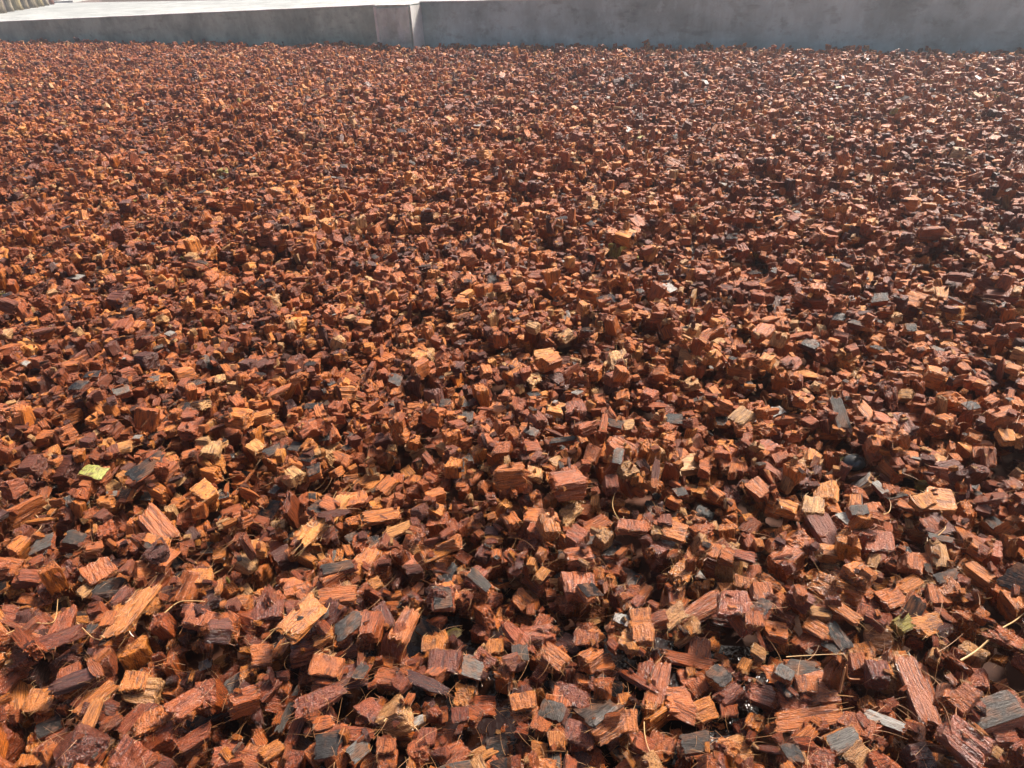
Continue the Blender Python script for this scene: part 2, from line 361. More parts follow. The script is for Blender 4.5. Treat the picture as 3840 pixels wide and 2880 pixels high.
# crop, ends of the long axis, width, form, thickness/width, tint, pale, fibre along length?, short name, label
HERO = [
 ('A',1670,150,1890,130,150,'block',.9,.86,0,0,'pale orange cut block','pale orange cut block with clear upright fibres, near the upper left of the foreground'),
 ('A',850,150,1090,110,190,'skin',.2,0,.42,1,'dark square of husk skin','flat dark grey square of husk skin beside a yellow-green streak at lower left'),
 ('A',700,220,850,90,120,'block',.7,.97,0,1,'green-edged chip','tan chip with a yellow-green edge, left of the flat dark square of skin'),
 ('A',380,340,620,230,130,'block',.7,.88,0,1,'tan ribbed log','tan ribbed log-like chip with cut end, standing clear at the left'),
 ('A',20,40,260,50,140,'block',.6,.62,0,1,'glossy red edge chip','glossy red-orange chip at the left edge above the tan ribbed log'),
 ('A',240,130,470,110,130,'block',.8,.45,0,1,'brown grooved lump','brown grooved lump right of the glossy chip at the left edge'),
 ('A',170,220,400,260,90,'block',.6,.6,0,0,'curved red slice','curved red slice lying under the brown grooved lump'),
 ('A',100,440,470,480,180,'rag',.35,.38,0,1,'broad brown flake','broad flat brown flake with a rough upper face at the far lower left'),
 ('A',20,400,110,560,100,'block',.7,.85,0,1,'bright edge block','bright orange block cut by the left edge of the photo'),
 ('A',1100,720,1420,350,170,'rag',.55,.84,0,1,'long tan shaggy chunk','long tan shaggy chunk with stringy lower end at lower left'),
 ('A',1010,610,1130,600,150,'block',.9,.72,0,0,'small upright cube','small upright orange cube touching the long tan shaggy chunk'),
 ('A',1120,520,1280,340,150,'block',.7,.3,0,1,'dark red wet lump','dark red wet lump on the upper side of the long tan shaggy chunk'),
 ('A',1670,460,1920,500,170,'block',.8,.55,0,0,'red-brown grooved cube','red-brown grooved cube with a lit top face, right of the shaggy chunk'),
 ('A',1990,1150,2212,1080,110,'skin',.6,.4,.8,1,'pale grey skinned slab','orange slab whose top is pale grey husk skin, by the puddle'),
 ('A',1060,960,1280,920,220,'block',.85,.82,0,0,'big bright cube','big bright orange cube with one sunlit left face at lower left'),
 ('A',380,820,820,650,150,'rag',.5,.3,0,1,'long dull brown slab','long dull brown slab with straight upper edge under loose fibres'),
 ('A',540,1130,980,960,170,'shard',.6,.14,0,1,'purple stringy shard','long purple-brown stringy shard with a glossy dark upper end'),
 ('A',260,1120,520,1110,190,'block',.8,.84,0,0,'bright stepped block','bright orange stepped block with ribbed front, lower left'),
 ('A',510,950,760,850,170,'block',.7,.5,0,0,'ridged red chunk','ridged red chunk above the bright stepped block'),
 ('A',290,1330,540,1230,150,'skin',.3,.3,.3,1,'brown-black skin flake','brown-black flake of husk skin with an orange lower edge, far lower left'),
 ('A',740,1330,1070,1060,120,'block',.6,.8,0,1,'slanting tan wedge','slanting tan wedge pointing up right between dark gaps'),
 ('A',870,1560,1000,1300,120,'block',.7,.9,0,1,'pale upright brick','pale orange upright brick-shaped chip near the bottom edge'),
 ('A',1030,1370,1220,1180,130,'block',.4,.4,0,1,'smooth brown tile','smooth brown tile-like chip right of the pale upright brick'),
 ('A',1180,1380,1480,1240,200,'rag',.5,.7,0,0,'torn orange chunk','torn orange chunk with a ragged lower side near the bottom'),
 ('A',1540,1340,1830,1130,230,'block',.6,.55,0,1,'glossy topped block','big chip with a broad glossy purple-grey top facet'),
 ('A',1520,1500,1830,1330,150,'block',.7,.42,0,1,'deep red bar','deep red bar-shaped chip below the glossy topped block'),
 ('A',90,1540,310,1510,120,'block',.8,.8,0,0,'corner orange chip','orange chip by the bottom left corner'),
 ('B',20,450,290,420,170,'block',.7,.34,0,0,'dark topped block','block with dark sandy top and bright orange end, left of centre'),
 ('B',320,420,640,400,150,'rag',.4,.4,0,1,'sandy brown disc','flat sandy brown disc of pith above the peeled orange flap'),
 ('B',370,800,640,520,230,'block',.3,.86,0,1,'peeled orange flap','leaf-shaped peeled orange flap with a frayed upper end, left of centre foreground'),
 ('B',600,340,900,310,170,'block',.5,.7,0,1,'smooth orange slab','smooth orange slab with rounded outline above centre left'),
 ('B',600,190,930,110,110,'skin',.8,.4,.5,1,'striped skin wedge','wedge with dark striped skin on top and red cut side'),
 ('B',30,300,170,170,140,'block',.5,.25,0,0,'maroon striped tile','maroon striped tile near the left of the centre foreground'),
 ('B',730,740,980,520,170,'skin',.5,.6,.35,1,'grey skinned husk piece','husk piece with smooth dark grey skin on its left half'),
 ('B',1230,690,1400,430,170,'block',.8,.74,0,1,'tall pinkish prism','tall prism-shaped chip with pinkish lit face, centre of the foreground'),
 ('B',1080,370,1180,560,130,'block',.8,.24,0,1,'wet maroon prism','wet maroon prism left of the tall pinkish prism'),
 ('B',1400,430,1580,540,140,'skin',.3,.5,.2,1,'smooth brown square','smooth brown square of skin with a bright facet, above centre'),
 ('B',1540,380,1740,360,230,'skin',.25,.4,.1,1,'large black skin plate','large smooth black plate of husk skin above centre'),
 ('B',1840,90,2050,250,110,'skin',.6,.7,.65,1,'orange bar with grey end','orange bar with a grey skinned upper end, upper right of centre'),
 ('B',1430,600,1670,610,130,'block',.8,.88,0,0,'pale pink broken knob','pale pink broken knob with a black curved skin sliver behind it'),
 ('B',520,920,800,950,170,'block',.8,.72,0,0,'wide ribbed block','wide ribbed orange block beside the black feather-shaped sliver'),
 ('B',150,1330,380,950,80,'skin',.3,.3,.72,1,'silver-lit black sliver','long black feather-shaped sliver with a silver-lit lower end'),
 ('B',1490,750,1790,770,190,'block',.8,.3,0,0,'wet purple ridge block','big wet purple-red block with ridged glossy top'),
 ('B',1250,900,1720,1050,120,'shard',.4,.08,0,1,'long black-brown splinter','long black-brown splinter lying under the wet purple ridge block'),
 ('B',920,1120,1110,1300,170,'block',.6,.45,0,0,'dark faced lit edge chip','chip with a dark front face and a bright scalloped right edge'),
 ('B',400,1250,790,1060,170,'rag',.6,.35,0,0,'furry brown mass','furry brown mass with loose hairs below the wide ribbed block'),
 ('B',10,820,190,780,200,'block',.7,.72,0,1,'lit curved wall chip','tall chip with curved lit face at the left of the centre foreground'),
 ('B',280,1460,400,1200,120,'block',.7,.45,0,1,'rounded brown post chip','rounded brown post-like chip below the silver-lit sliver'),
 ('B',20,1580,230,1440,150,'block',.8,.85,0,1,'bright bottom left block','bright orange ribbed block touching the bottom edge, left of centre'),
 ('B',540,1570,790,1540,230,'skin',.5,.3,.15,1,'black topped square block','square block with a black charred-looking top at the bottom edge'),
 ('B',820,1640,1000,1500,170,'skin',.4,.9,.8,1,'grey domed husk end','grey domed husk end with pale fibres at the bottom edge'),
 ('B',1380,1380,1570,1400,160,'block',.8,.4,0,0,'dark red window cube','dark red grooved cube right of centre near the bottom'),
 ('B',1070,1560,1230,1560,130,'block',.8,.65,0,0,'small grooved cube','small orange grooved cube at the bottom left of centre'),
 ('B',1690,1240,1850,1210,150,'block',.6,.3,0,0,'striped brown tile','striped brown tile leaning at an angle near the puddle'),
 ('B',1720,960,1880,960,190,'rag',.9,.9,0,1,'fuzzy tan ring','fuzzy tan ring-shaped tuft beside the puddle'),
 ('B',1970,570,2150,580,140,'block',.7,.88,0,0,'pink lit lump','pink lit lump with a rough end, right of the centre foreground'),
 ('B',1900,700,2060,780,160,'rag',.8,.4,0,1,'bristly brown stump','bristly brown stump of fibres below the pink lit lump'),
 ('B',1980,1500,2190,1460,190,'skin',.6,.35,.25,1,'brown faced bottom chip','chip with a smooth brown skin face at the bottom, left of the puddle chips'),
 ('C',20,110,150,200,180,'block',.8,.75,0,1,'orange pillar','orange pillar-like chip above the grey square skin piece'),
 ('C',220,130,300,40,110,'block',.6,.93,0,1,'pale pink strip','pale pink rough strip standing up above the puddle'),
 ('C',0,690,140,680,150,'skin',.4,.5,.7,0,'grey square skin piece','grey square skin piece lying flat at the left of the puddle'),
 ('C',280,350,460,390,110,'skin',.6,.3,.3,1,'shiny wet black chip','small shiny wet black chip near the head of the puddle'),
 ('C',530,560,760,590,130,'block',.8,.6,0,0,'wet red tent block','wet red tent-shaped block in the middle of the puddle'),
 ('C',1000,500,1200,480,110,'block',.8,.82,0,0,'golden ribbed cube','golden ribbed cube right of the puddle'),
 ('C',1010,660,1230,660,190,'block',.6,.8,0,0,'amber pentagon slab','amber five-sided slab right of the puddle'),
 ('C',1200,1190,1300,820,180,'block',.5,.6,0,1,'tall smooth rust slab','tall smooth rust-coloured slab standing right of the puddle'),
 ('C',1350,1120,1590,1240,150,'block',.7,.62,0,1,'striped rust bar','striped rust bar leaning on the tall smooth slab'),
 ('C',1000,250,1120,330,130,'block',.5,.5,0,0,'folded red chip','small folded red chip above the golden ribbed cube'),
 ('C',1420,400,1850,180,200,'block',.55,.6,0,1,'largest orange slab','largest orange slab, long and rough, right of centre'),
 ('C',1060,180,1190,40,120,'block',.7,.72,0,1,'upright orange tooth','upright orange tooth-shaped chip above the largest slab'),
 ('C',1300,540,1460,410,150,'rag',.6,.96,0,1,'grey-green fibre tuft','grey-green frayed fibre tuft between the large slab and the amber slab'),
 ('C',1730,420,2020,450,230,'block',.5,.5,0,0,'red torn square','red torn square chip with a pointed lower corner at right of centre'),
 ('C',1950,540,2140,560,150,'block',.7,.65,0,0,'lit rust cube','lit rust-coloured cube just right of the red torn square'),
 ('C',2030,300,2212,290,160,'block',.8,.7,0,0,'big rough cube','big rough orange cube near the right side'),
 ('C',1890,110,2120,170,110,'block',.7,.8,0,0,'stepped tan bar','stepped tan bar near the upper right of the foreground'),
 ('C',1310,620,1760,720,110,'block',.6,.55,0,1,'long pointed brown chip','long chip tapering to a point on the right, above the small yellow cube'),
 ('C',1500,770,1630,770,100,'block',.8,.9,0,0,'small yellow cube','small yellow-orange cube below the long pointed chip'),
 ('C',1530,930,1700,860,150,'block',.7,.58,0,0,'half shadowed triangle chip','triangular chip half in shadow, left of the dark skinned nut piece'),
 ('C',1720,930,1870,830,220,'skin',.7,.88,.4,1,'pink end black side piece','chunky piece with black skin at its left and a pink lit end'),
 ('C',1560,1150,1770,1080,200,'block',.4,.85,0,1,'smooth amber panel','smooth amber panel low among the chips at right of centre'),
 ('C',1800,1130,1960,1130,120,'block',.7,.5,0,0,'square rust cube','square rust cube right of the smooth amber panel'),
 ('C',1850,1440,2060,1380,250,'block',.8,.93,0,1,'bright orange wedge','brightest orange wedge-shaped block near the bottom, right of centre'),
 ('C',1420,1600,1700,1570,170,'skin',.5,.35,.55,1,'black square plate','black square plate of husk skin at the bottom edge'),
 ('C',850,1330,1090,1330,190,'block',.8,.78,0,0,'pink topped orange block','orange block with a rough pink top, near the bottom centre'),
 ('C',1190,1340,1430,1430,150,'block',.6,.6,0,0,'flat ribbed rust tile','flat ribbed rust tile right of the pink topped block'),
 ('C',430,1430,720,1520,220,'block',.4,.35,0,0,'beaded maroon plate','maroon plate with beads of water on it near the bottom edge'),
 ('C',300,1560,480,1560,160,'block',.8,.86,0,0,'glossy orange cube','glossy orange cube left of the beaded maroon plate'),
 ('C',170,1590,310,1600,140,'block',.7,.86,0,1,'tilted orange cube','tilted orange cube at the bottom edge, left of the glossy cube'),
 ('C',180,1380,330,1460,130,'block',.7,.66,0,0,'red lozenge chip','red lozenge-shaped chip above the glossy orange cube'),
 ('C',0,1270,220,1220,140,'block',.7,.8,0,0,'left ribbed orange bar','ribbed orange bar left of the dark chip with the silver edge'),
 ('C',250,1230,480,1330,200,'skin',.6,.3,.75,0,'silver edged dark chip','dark brown chip whose right edge shines silver in the wet patch'),
 ('C',280,750,450,860,180,'block',.6,.75,0,1,'leaning ribbed plank','leaning ribbed plank half sunk in the puddle'),
 ('C',390,1050,680,1230,170,'rag',.5,.35,0,0,'sparkling wet clump','sparkling wet dark clump at the lower end of the puddle'),
 ('C',890,1190,1050,1150,120,'block',.8,.84,0,0,'bright wet nugget','bright wet orange nugget below the puddle'),
 ('C',150,1010,290,1010,120,'skin',.8,.4,.4,0,'brown cube in water','smooth brown cube standing in the water'),
 ('C',730,960,870,980,120,'block',.7,.5,0,1,'wet round nugget','wet rounded red nugget right of the open water'),
 ('D',1140,480,1310,190,170,'skin',.35,.6,.3,1,'charcoal skin plank','tall charcoal plank of husk skin with an orange right edge, right foreground'),
 ('D',1260,480,1500,420,170,'rag',.7,.9,0,1,'shaggy golden lump','shaggy golden lump right of the charcoal plank'),
 ('D',1140,760,1400,1290,190,'block',.7,.62,0,1,'long sunlit rust beam','long rust beam with one pinkish face, running down the right foreground'),
 ('D',1330,700,1490,1060,120,'block',.9,.6,0,1,'second rust beam','shorter rust beam lying against the long sunlit one'),
 ('D',760,1250,1190,1410,110,'skin',.25,.5,.96,1,'white shining skin sliver','broad pale grey skin sliver shining white at lower right'),
 ('D',0,960,170,1050,150,'skin',.8,.7,.8,0,'grey ended ribbed piece','ribbed orange piece with a grey-green smooth left end'),
 ('D',170,1060,390,1090,150,'block',.7,.74,0,0,'ribbed orange brick','ribbed orange brick joined right of the grey ended piece'),
 ('D',90,870,450,900,170,'skin',.6,.68,.7,1,'grey topped scoop','scoop-shaped orange piece with a grey strip along its top'),
 ('D',310,450,520,570,160,'block',.7,.8,0,1,'rough orange step chip','rough orange step-shaped chip left of the dark folded skin'),
 ('D',500,470,680,700,130,'skin',.25,.3,.2,1,'folded dark skin','folded black skin with a thin light rim at the right foreground'),
 ('D',480,340,730,520,130,'block',.5,.8,0,1,'sandy pink slab','sandy pink slab lying above the folded dark skin'),
 ('D',730,580,950,570,150,'block',.7,.84,0,0,'double ribbed block','double ribbed orange block with a deep split'),
 ('D',680,810,820,810,150,'block',.6,.66,0,0,'pink ribbed tile','pink ribbed tile below the double ribbed block'),
 ('D',830,790,1060,850,140,'rag',.6,.86,0,0,'frayed tan bow','frayed tan bow-shaped chip right of the pink ribbed tile'),
 ('D',760,290,880,330,130,'block',.8,.55,0,0,'leaning red cube','leaning red cube with lit left face, upper right foreground'),
 ('D',910,330,1100,350,120,'block',.8,.35,0,0,'maroon pleated block','maroon pleated block left of the charcoal plank'),
 ('D',970,230,1150,170,190,'block',.4,.72,0,1,'brown crescent plate','brown plate with a curved bite out of its right side'),
 ('D',1110,140,1280,60,150,'block',.5,.8,0,1,'amber fin','amber fin-shaped chip above the charcoal plank'),
 ('D',1340,170,1550,200,180,'block',.7,.66,0,0,'pink frosted block','pink frosted block right of the charcoal plank top'),
 ('D',1400,100,1610,70,110,'skin',.4,.4,.6,1,'grey ribbed skin chip','small grey ribbed skin chip near the upper right'),
 ('D',1670,830,1960,860,190,'block',.5,.5,0,0,'roof shaped chip','roof-shaped brown chip with a striped lit slope at right'),
 ('D',1520,960,1720,940,170,'skin',.3,.5,.45,1,'olive square of skin','olive-brown square of smooth skin below the roof-shaped chip'),
 ('D',1450,1180,1920,1180,140,'block',.5,.72,0,1,'long curved orange rind','long curved orange piece right of the long sunlit beam'),
 ('D',1940,1180,2212,1060,200,'block',.6,.85,0,0,'ribbed corner slab','ribbed orange slab cut off by the right edge'),
 ('D',1640,1420,2080,1300,260,'skin',.6,.5,.7,1,'big boulder chip','biggest block at the bottom right with a grey streak on top'),
 ('D',560,1330,870,1480,170,'block',.6,.6,0,0,'long pinkish brick','long pinkish brick with fibres, left of the white shining sliver'),
 ('D',10,1320,580,1290,190,'block',.5,.74,0,1,'swooping orange husk','wide swooping piece of orange husk at the bottom, right of the wedge'),
 ('D',450,1600,740,1480,190,'skin',.4,.84,.8,1,'tan folded peel','tan folded peel at the bottom edge'),
 ('D',1420,1440,1600,1300,150,'block',.8,.62,0,0,'upright orange stub','upright orange stub left of the biggest bottom right block'),
 ('D',200,1560,370,1430,120,'block',.7,.76,0,1,'small bottom orange bar','small orange bar with a dark strip behind it at the bottom edge'),
 ('E',1200,1040,1520,830,180,'skin',.2,.4,.03,1,'curved black leaf piece','large curved black leaf-shaped piece of husk skin at the left'),
 ('E',810,940,1000,960,150,'skin',.8,.5,1.0,0,'yellow-green skinned chip','chip with a bright yellow-green patch of unripe skin at the left'),
 ('E',1600,280,1750,300,110,'skin',.3,.4,.15,1,'black fan-shaped skin','black fan-shaped bit of skin up at the left'),
 ('E',950,1050,1070,1030,80,'skin',.6,.5,.85,1,'pale grey nub','pale grey nub left of the curved black leaf piece'),
 ('E',580,1390,780,1400,150,'skin',.6,.3,.55,1,'grey rounded shell piece','grey rounded shell piece in a dark gap at the left'),
 ('E',1260,1180,1490,1360,210,'block',.6,.6,0,1,'tall red wedge','tall red wedge with a curved dark right edge, left'),
 ('E',1280,1450,1500,1460,150,'block',.8,.78,0,0,'ribbed lit cube left','ribbed lit orange cube below the tall red wedge'),
 ('E',1720,1000,1870,1060,190,'block',.7,.87,0,0,'rough golden cube','rough golden cube right of the curved black leaf piece'),
 ('E',1020,740,1230,690,130,'block',.5,.92,0,1,'smooth yellow-tan chip','smooth yellow-tan chip above the curved black leaf piece'),
 ('E',1030,240,1200,170,120,'skin',.6,.4,.8,1,'white lit skin chip','chip with white-lit grey skin top, upper left'),
 ('F',440,1450,820,1120,160,'rag',.5,.9,0,0,'long tan crooked chunk','long crooked tan chunk with ribbed side, left of centre'),
 ('F',930,1200,1250,1140,150,'block',.5,.75,0,1,'roofed orange chip','orange chip with a roof-like ridge, right of the long crooked chunk'),
 ('F',1110,1340,1350,1250,120,'block',.6,.93,0,1,'light yellow wedge','light yellow wedge below the roofed chip'),
 ('F',680,1010,970,960,140,'block',.6,.68,0,0,'long ribbed slab','long ribbed orange slab set on edge near the centre left'),
 ('F',1060,900,1190,790,120,'block',.8,.66,0,1,'pink lit upright brick','pink lit upright brick beside a dark hollow'),
 ('F',1480,1460,1590,1260,120,'block',.6,.88,0,1,'pale triangular fin','pale triangular fin standing up near the centre'),
 ('F',1740,230,1890,230,130,'skin',.7,.5,.5,0,'grey ribbed square','grey-green ribbed square of skin near the centre'),
 ('F',1590,200,1690,200,90,'skin',.5,.4,.4,1,'small grey-green tile','small grey-green tile left of the ribbed square of skin'),
 ('F',440,290,590,290,70,'skin',.5,.1,.0,1,'glossy black sliver','glossy black sliver beside a grey striped piece, left of centre'),
 ('F',80,700,310,600,110,'skin',.3,.4,.4,1,'long grey skin strip','long grey strip of skin at the left of the centre'),
 ('G',110,600,230,640,120,'skin',.3,.4,.7,0,'torn grey skin scrap','torn silver-grey scrap of skin near the centre'),
 ('G',320,640,560,610,60,'skin',.6,.5,.2,1,'dark curved bar','dark curved bar of skin right of the torn grey scrap'),
 ('G',870,1000,930,880,110,'skin',.8,.4,.85,0,'cream sided chip','chip with one cream-coloured smooth side, right of centre'),
 ('G',780,430,960,480,90,'skin',.25,.4,.3,1,'dark grey petal','dark grey petal of skin, upper right of centre'),
 ('G',1290,290,1650,300,130,'skin',.3,.6,.1,1,'big dark triangular peel','big dark triangular peel with an orange upper face'),
 ('G',620,1350,830,1270,110,'block',.6,.6,0,1,'roofed brown brick','roofed brown brick with dark front, right of centre'),
 ('G',1230,920,1200,1120,70,'shard',.4,.2,0,1,'dark leaning splinter','dark splinter leaning in a tangle of fibres, right of centre'),
 ('G',1760,760,2000,740,130,'block',.6,.5,0,0,'brown ribbed panel','brown ribbed panel standing upright, right of centre'),
 ('G',2040,900,2190,1020,180,'block',.7,.66,0,1,'tall pitted slab','tall pitted rust slab at the right of centre'),
 ('G',870,1420,1170,1450,130,'block',.7,.55,0,0,'scooped rust chip','large scooped rust chip right of centre'),
 ('G',1270,1450,1480,1500,200,'block',.5,.78,0,1,'broad orange shield','broad orange shield-shaped chip right of centre'),
 ('H',530,230,690,470,130,'skin',.3,.4,.6,1,'tall grey skin plate','tall grey plate of smooth skin leaning back, right side'),
 ('H',0,260,130,230,110,'skin',.5,.4,.93,0,'white striped tile','white striped tile of skin at the right of centre'),
 ('H',890,940,1010,1040,80,'skin',.6,.4,.95,1,'white blade of skin','narrow white blade of skin with black left side, right side'),
 ('H',610,1340,780,1340,130,'skin',.6,.5,.75,0,'light grey cut face','piece with a light grey cut face, right side'),
 ('H',780,1480,1050,1520,210,'block',.4,.5,0,0,'large rusty plate','large rusty plate with rough granular face, right side'),
 ('H',1900,640,2060,650,150,'block',.6,.88,0,0,'bright ribbed gatepost chip','bright orange ribbed chip with a dark slot, far right'),
 ('H',1210,1170,1390,1130,130,'block',.7,.9,0,0,'golden ribbed slab','golden ribbed slab near the right side'),
 ('H',1310,1420,1570,1480,70,'skin',.3,.4,.8,1,'pale grey sliver right','pale grey sliver of skin at the right side'),
 ('H',1030,280,1340,290,110,'block',.6,.5,0,1,'long pink topped bar','long bar with sandy pink top and black front, right side'),
 ('H',740,340,960,560,120,'block',.6,.72,0,1,'arched orange bar','arched orange bar sloping down right, right side'),
]
hx, hy, hR, hs, hinfo = [], [], [], [], []
for (c, ax_, ay_, bx_, by_, wpx, kind, th, tint, pale, fibl, short, label) in HERO:
    A = ground(*cp(c, ax_, ay_)); B = ground(*cp(c, bx_, by_))
    mid = (A+B)/2; d = B-A; L = d.length
    depth = (mid-Vector((0, 0, HC))).dot(fw)
    Wd = wpx/2.304*depth/F*.86
    Lp = math.hypot(ax_-bx_, ay_-by_)/2.304*depth/F       # length if it faced the lens
    lift = .5 if L > Lp*1.25 else .15                     # steep ones lean towards the lens
    L = min(L, Lp*1.2)*.9
    d.normalize(); n_ = Vector((0, 0, 1))
    back = Vector((-mid.x, -mid.y, 0)).normalized()
    n_ = (n_ + back*(.18+.25*random.random())).normalized()
    if abs(d.dot(back)) > .5: d = (d + Vector((0, 0, 1))*lift*(-1 if d.dot(back) > 0 else 1)).normalized()
    n_ = (n_ - d*n_.dot(d)).normalized(); s_ = d.cross(n_)
    T_ = max(.006, Wd*th*.9)
    if fibl: Rm_ = np.array([s_, n_, d]).T; dims = (Wd, T_, L)
    else: Rm_ = np.array([d, n_, -s_]).T; dims = (L, T_, Wd)
    if np.linalg.det(Rm_) < 0: Rm_[:, 0] *= -1
    hx.append(mid.x); hy.append(mid.y); hR.append(Rm_); hs.append(dims); hinfo.append((kind, tint, pale, short, label))
hz = []
for a in range(len(hx)):
    zz = drop(np.array([hx[a]]), np.array([hy[a]]), hR[a][None], np.array([hs[a]]), sink=26)
    hz.append(float(zz[0]))

# ------------------------------------------------------------------ which chips of the mass can be seen, and which are the largest in view
half = np.abs(np.einsum('nij,nj->ni', np.abs(Rm), sc))/2
cix = np.clip(((x-X0)/CELL).astype(int), 0, NX-1); ciy = np.clip(((y-Y0)/CELL).astype(int), 0, NY-1)
cover = H[ciy, cix]-(z+half[:, 2])
smp = cover.copy()
for dx, dy in ((.008, 0), (-.008, 0), (0, .008), (0, -.010)):
    jx = np.clip(((x+dx-X0)/CELL).astype(int), 0, NX-1); jy = np.clip(((y+dy-Y0)/CELL).astype(int), 0, NY-1)
    smp = np.minimum(smp, H[jy, jx]-(z+half[:, 2]))
keep = smp < .014
x, y, z, Rm, sc, kd, cover, half = [q[keep] for q in (x, y, z, Rm, sc, kd, cover, half)]
N = len(x)
tint = np.clip(rng.normal(.55, .24, N), 0.02, .97); 
tint[kd == 2] *= .85
lowf = np.sin(x*1.9+y*.7)*.4+np.sin(y*2.6-x*1.1+1)*.4+np.sin(x*7.3+1.3*np.sin(y*5.1))*.4+np.sin(y*9.1+x*3.7+2)*.3
gr = rng.random(N) < .0015
tint = np.clip(tint+.085*lowf*(tint < .97), .02, .975)
tint[gr] = 1.0
pale = rng.choice([.02, .2, .45, .62, .78, .94], N, p=[.27, .27, .20, .10, .09, .07])+rng.uniform(-.02, .02, N)
def wetness(x, y):
    d2 = ((x-POOL.x)/.34)**2 + ((y-POOL.y)/.14)**2
    return np.clip(1.25*np.exp(-d2) + .72*np.exp(-((y-.40)/.30)**2) + .08, 0, 1)
wet = np.clip(wetness(x, y)+rng.uniform(-.12, .12, N), 0, 1)
pid = np.zeros(N, int)
for k, nm in enumerate(('block', 'skin', 'shard', 'rag')):
    s = kd == k; pid[s] = rng.choice(FK[nm], s.sum())
# the largest 'singles' of the mass
q = np.stack([x, y, z-HC], 1); zc = q@np.array(fw); uu = q@np.array(rt)/zc*F+CX; vv = CY-(q@np.array(up))/zc*F
area = np.sqrt(np.prod(sc, 1)**(2/3))/zc*F
infr = (uu > 40) & (uu < 3800) & (vv < 2850) & (vv > 100) & (cover < .0035) & (kd != 2)
hpx = [project((a, b, c)) for a, b, c in zip(hx, hy, hz)]
for (a, b) in hpx: infr &= ((uu-a)**2+(vv-b)**2) > 55**2
nhero_chip = sum(1 for h in hinfo)
order = np.argsort(-area*infr)
single = order[:292-nhero_chip]
mass = np.ones(N, bool); mass[single] = False

# ------------------------------------------------------------------ setting: concrete, ground, bed
def concrete(name, c1, c2, spots=.5, rough=.8):
    m, t, b = mat(name)
    v = texco(t, (1, 1, 1)); n1 = noi(t, v, 2.2, 5, .65); n2 = noi(t, v, 22, 4, .7); n5 = noi(t, v, 7, 5, .75); n3 = noi(t, texco(t, (3.2, 3.2, .8)), 1.3, 4, .7)
    n4 = noi(t, texco(t, (2.2, 2.2, 5)), 2.4, 3, .6)
    c = mixc(t, c1, tuple(q*.8 for q in c2), rng_map(t, n1, .38, .62, 0, 1))
    c = mixc(t, c, tuple(q*.45 for q in c2), mth(t, 'MULTIPLY', rng_map(t, n3, .52, .8, 0, 1), .5))
    c = mixc(t, c, tuple(min(1, q*1.6) for q in c1), mth(t, 'MULTIPLY', rng_map(t, n3, .46, .25, 0, 1), .35))
    c = mixc(t, c, tuple(q*.4 for q in c2), mth(t, 'MULTIPLY', rng_map(t, n4, .56, .70, 0, 1), spots))
    c = mixc(t, c, tuple(q*.35 for q in c2), mth(t, 'MULTIPLY', rng_map(t, n5, .56, .72, 0, 1), spots))
    c = mixc(t, c, tuple(min(.85, q*1.35) for q in c1), mth(t, 'MULTIPLY', rng_map(t, n5, .44, .30, 0, 1), .45))
    t.links.new(c, b.inputs['Base Color']); b.inputs['Roughness'].default_value = rough
    bu = t.nodes.new('ShaderNodeBump'); bu.inputs['Strength'].default_value = .35; bu.inputs['Distance'].default_value = .004
    t.links.new(mth(t, 'ADD', n2, n1), bu.inputs['Height']); t.links.new(bu.outputs[0], b.inputs['Normal'])
    return m
M_WL = concrete('concrete_olive', (.44, .57, .46), (.25, .34, .275))
M_WR = concrete('concrete_veil_tint', (.44, .60, .575), (.28, .39, .375), .6)  # bluer tint puts the veil of sky light into the wall colour
M_TOP = concrete('concrete_pale', (.62, .62, .60), (.50, .50, .48), .2)
M_PAVE = concrete('concrete_apron', (.46, .475, .465), (.36, .38, .37), .5)
def tag(o, label=None, cat=None, group=None, kind=None):
    if label: o['label'] = label
    if cat: o['category'] = cat
    if group: o['group'] = group
    if kind: o['kind'] = kind
    return o
def link(name, me, parent=None):
    o = bpy.data.objects.new(name, me); COL.objects.link(o)
    if parent: o.parent = parent
    return o
def empty(name, loc=(0, 0, 0)):
    o = bpy.data.objects.new(name, None); COL.objects.link(o); o.location = loc; o.empty_display_size = .05; return o
def prism(name, quad, z0, ztops, m, parent=None, bev=.004, cuts=14, rag=.0015):
    """vertical prism over a plan quad, z of each top corner given; long sides cut and slightly uneven"""
    bm = bmesh.new()
    lo = [bm.verts.new((p[0], p[1], z0)) for p in quad]; hi = [bm.verts.new((p[0], p[1], zt)) for p, zt in zip(quad, ztops)]
    bm.faces.new(lo[::-1]); bm.faces.new(hi)
    for i in range(4): bm.faces.new([lo[i], lo[(i+1) % 4], hi[(i+1) % 4], hi[i]])
    bmesh.ops.recalc_face_normals(bm, faces=bm.faces)
    bmesh.ops.bevel(bm, geom=bm.edges[:], offset=bev, segments=2, affect='EDGES', clamp_overlap=True)
    if cuts:
        ed = [e for e in bm.edges if e.calc_length() > .25]
        bmesh.ops.subdivide_edges(bm, edges=ed, cuts=cuts, use_grid_fill=True)
        for v in bm.verts:
            n_ = noise.noise_vector(v.co*4.0)*rag*1.2 + noise.noise_vector(v.co*17)*rag
            v.co += n_
    me = bpy.data.meshes.new(name); bm.to_mesh(me); bm.free(); me.materials.append(m)
    return link(name, me, parent)

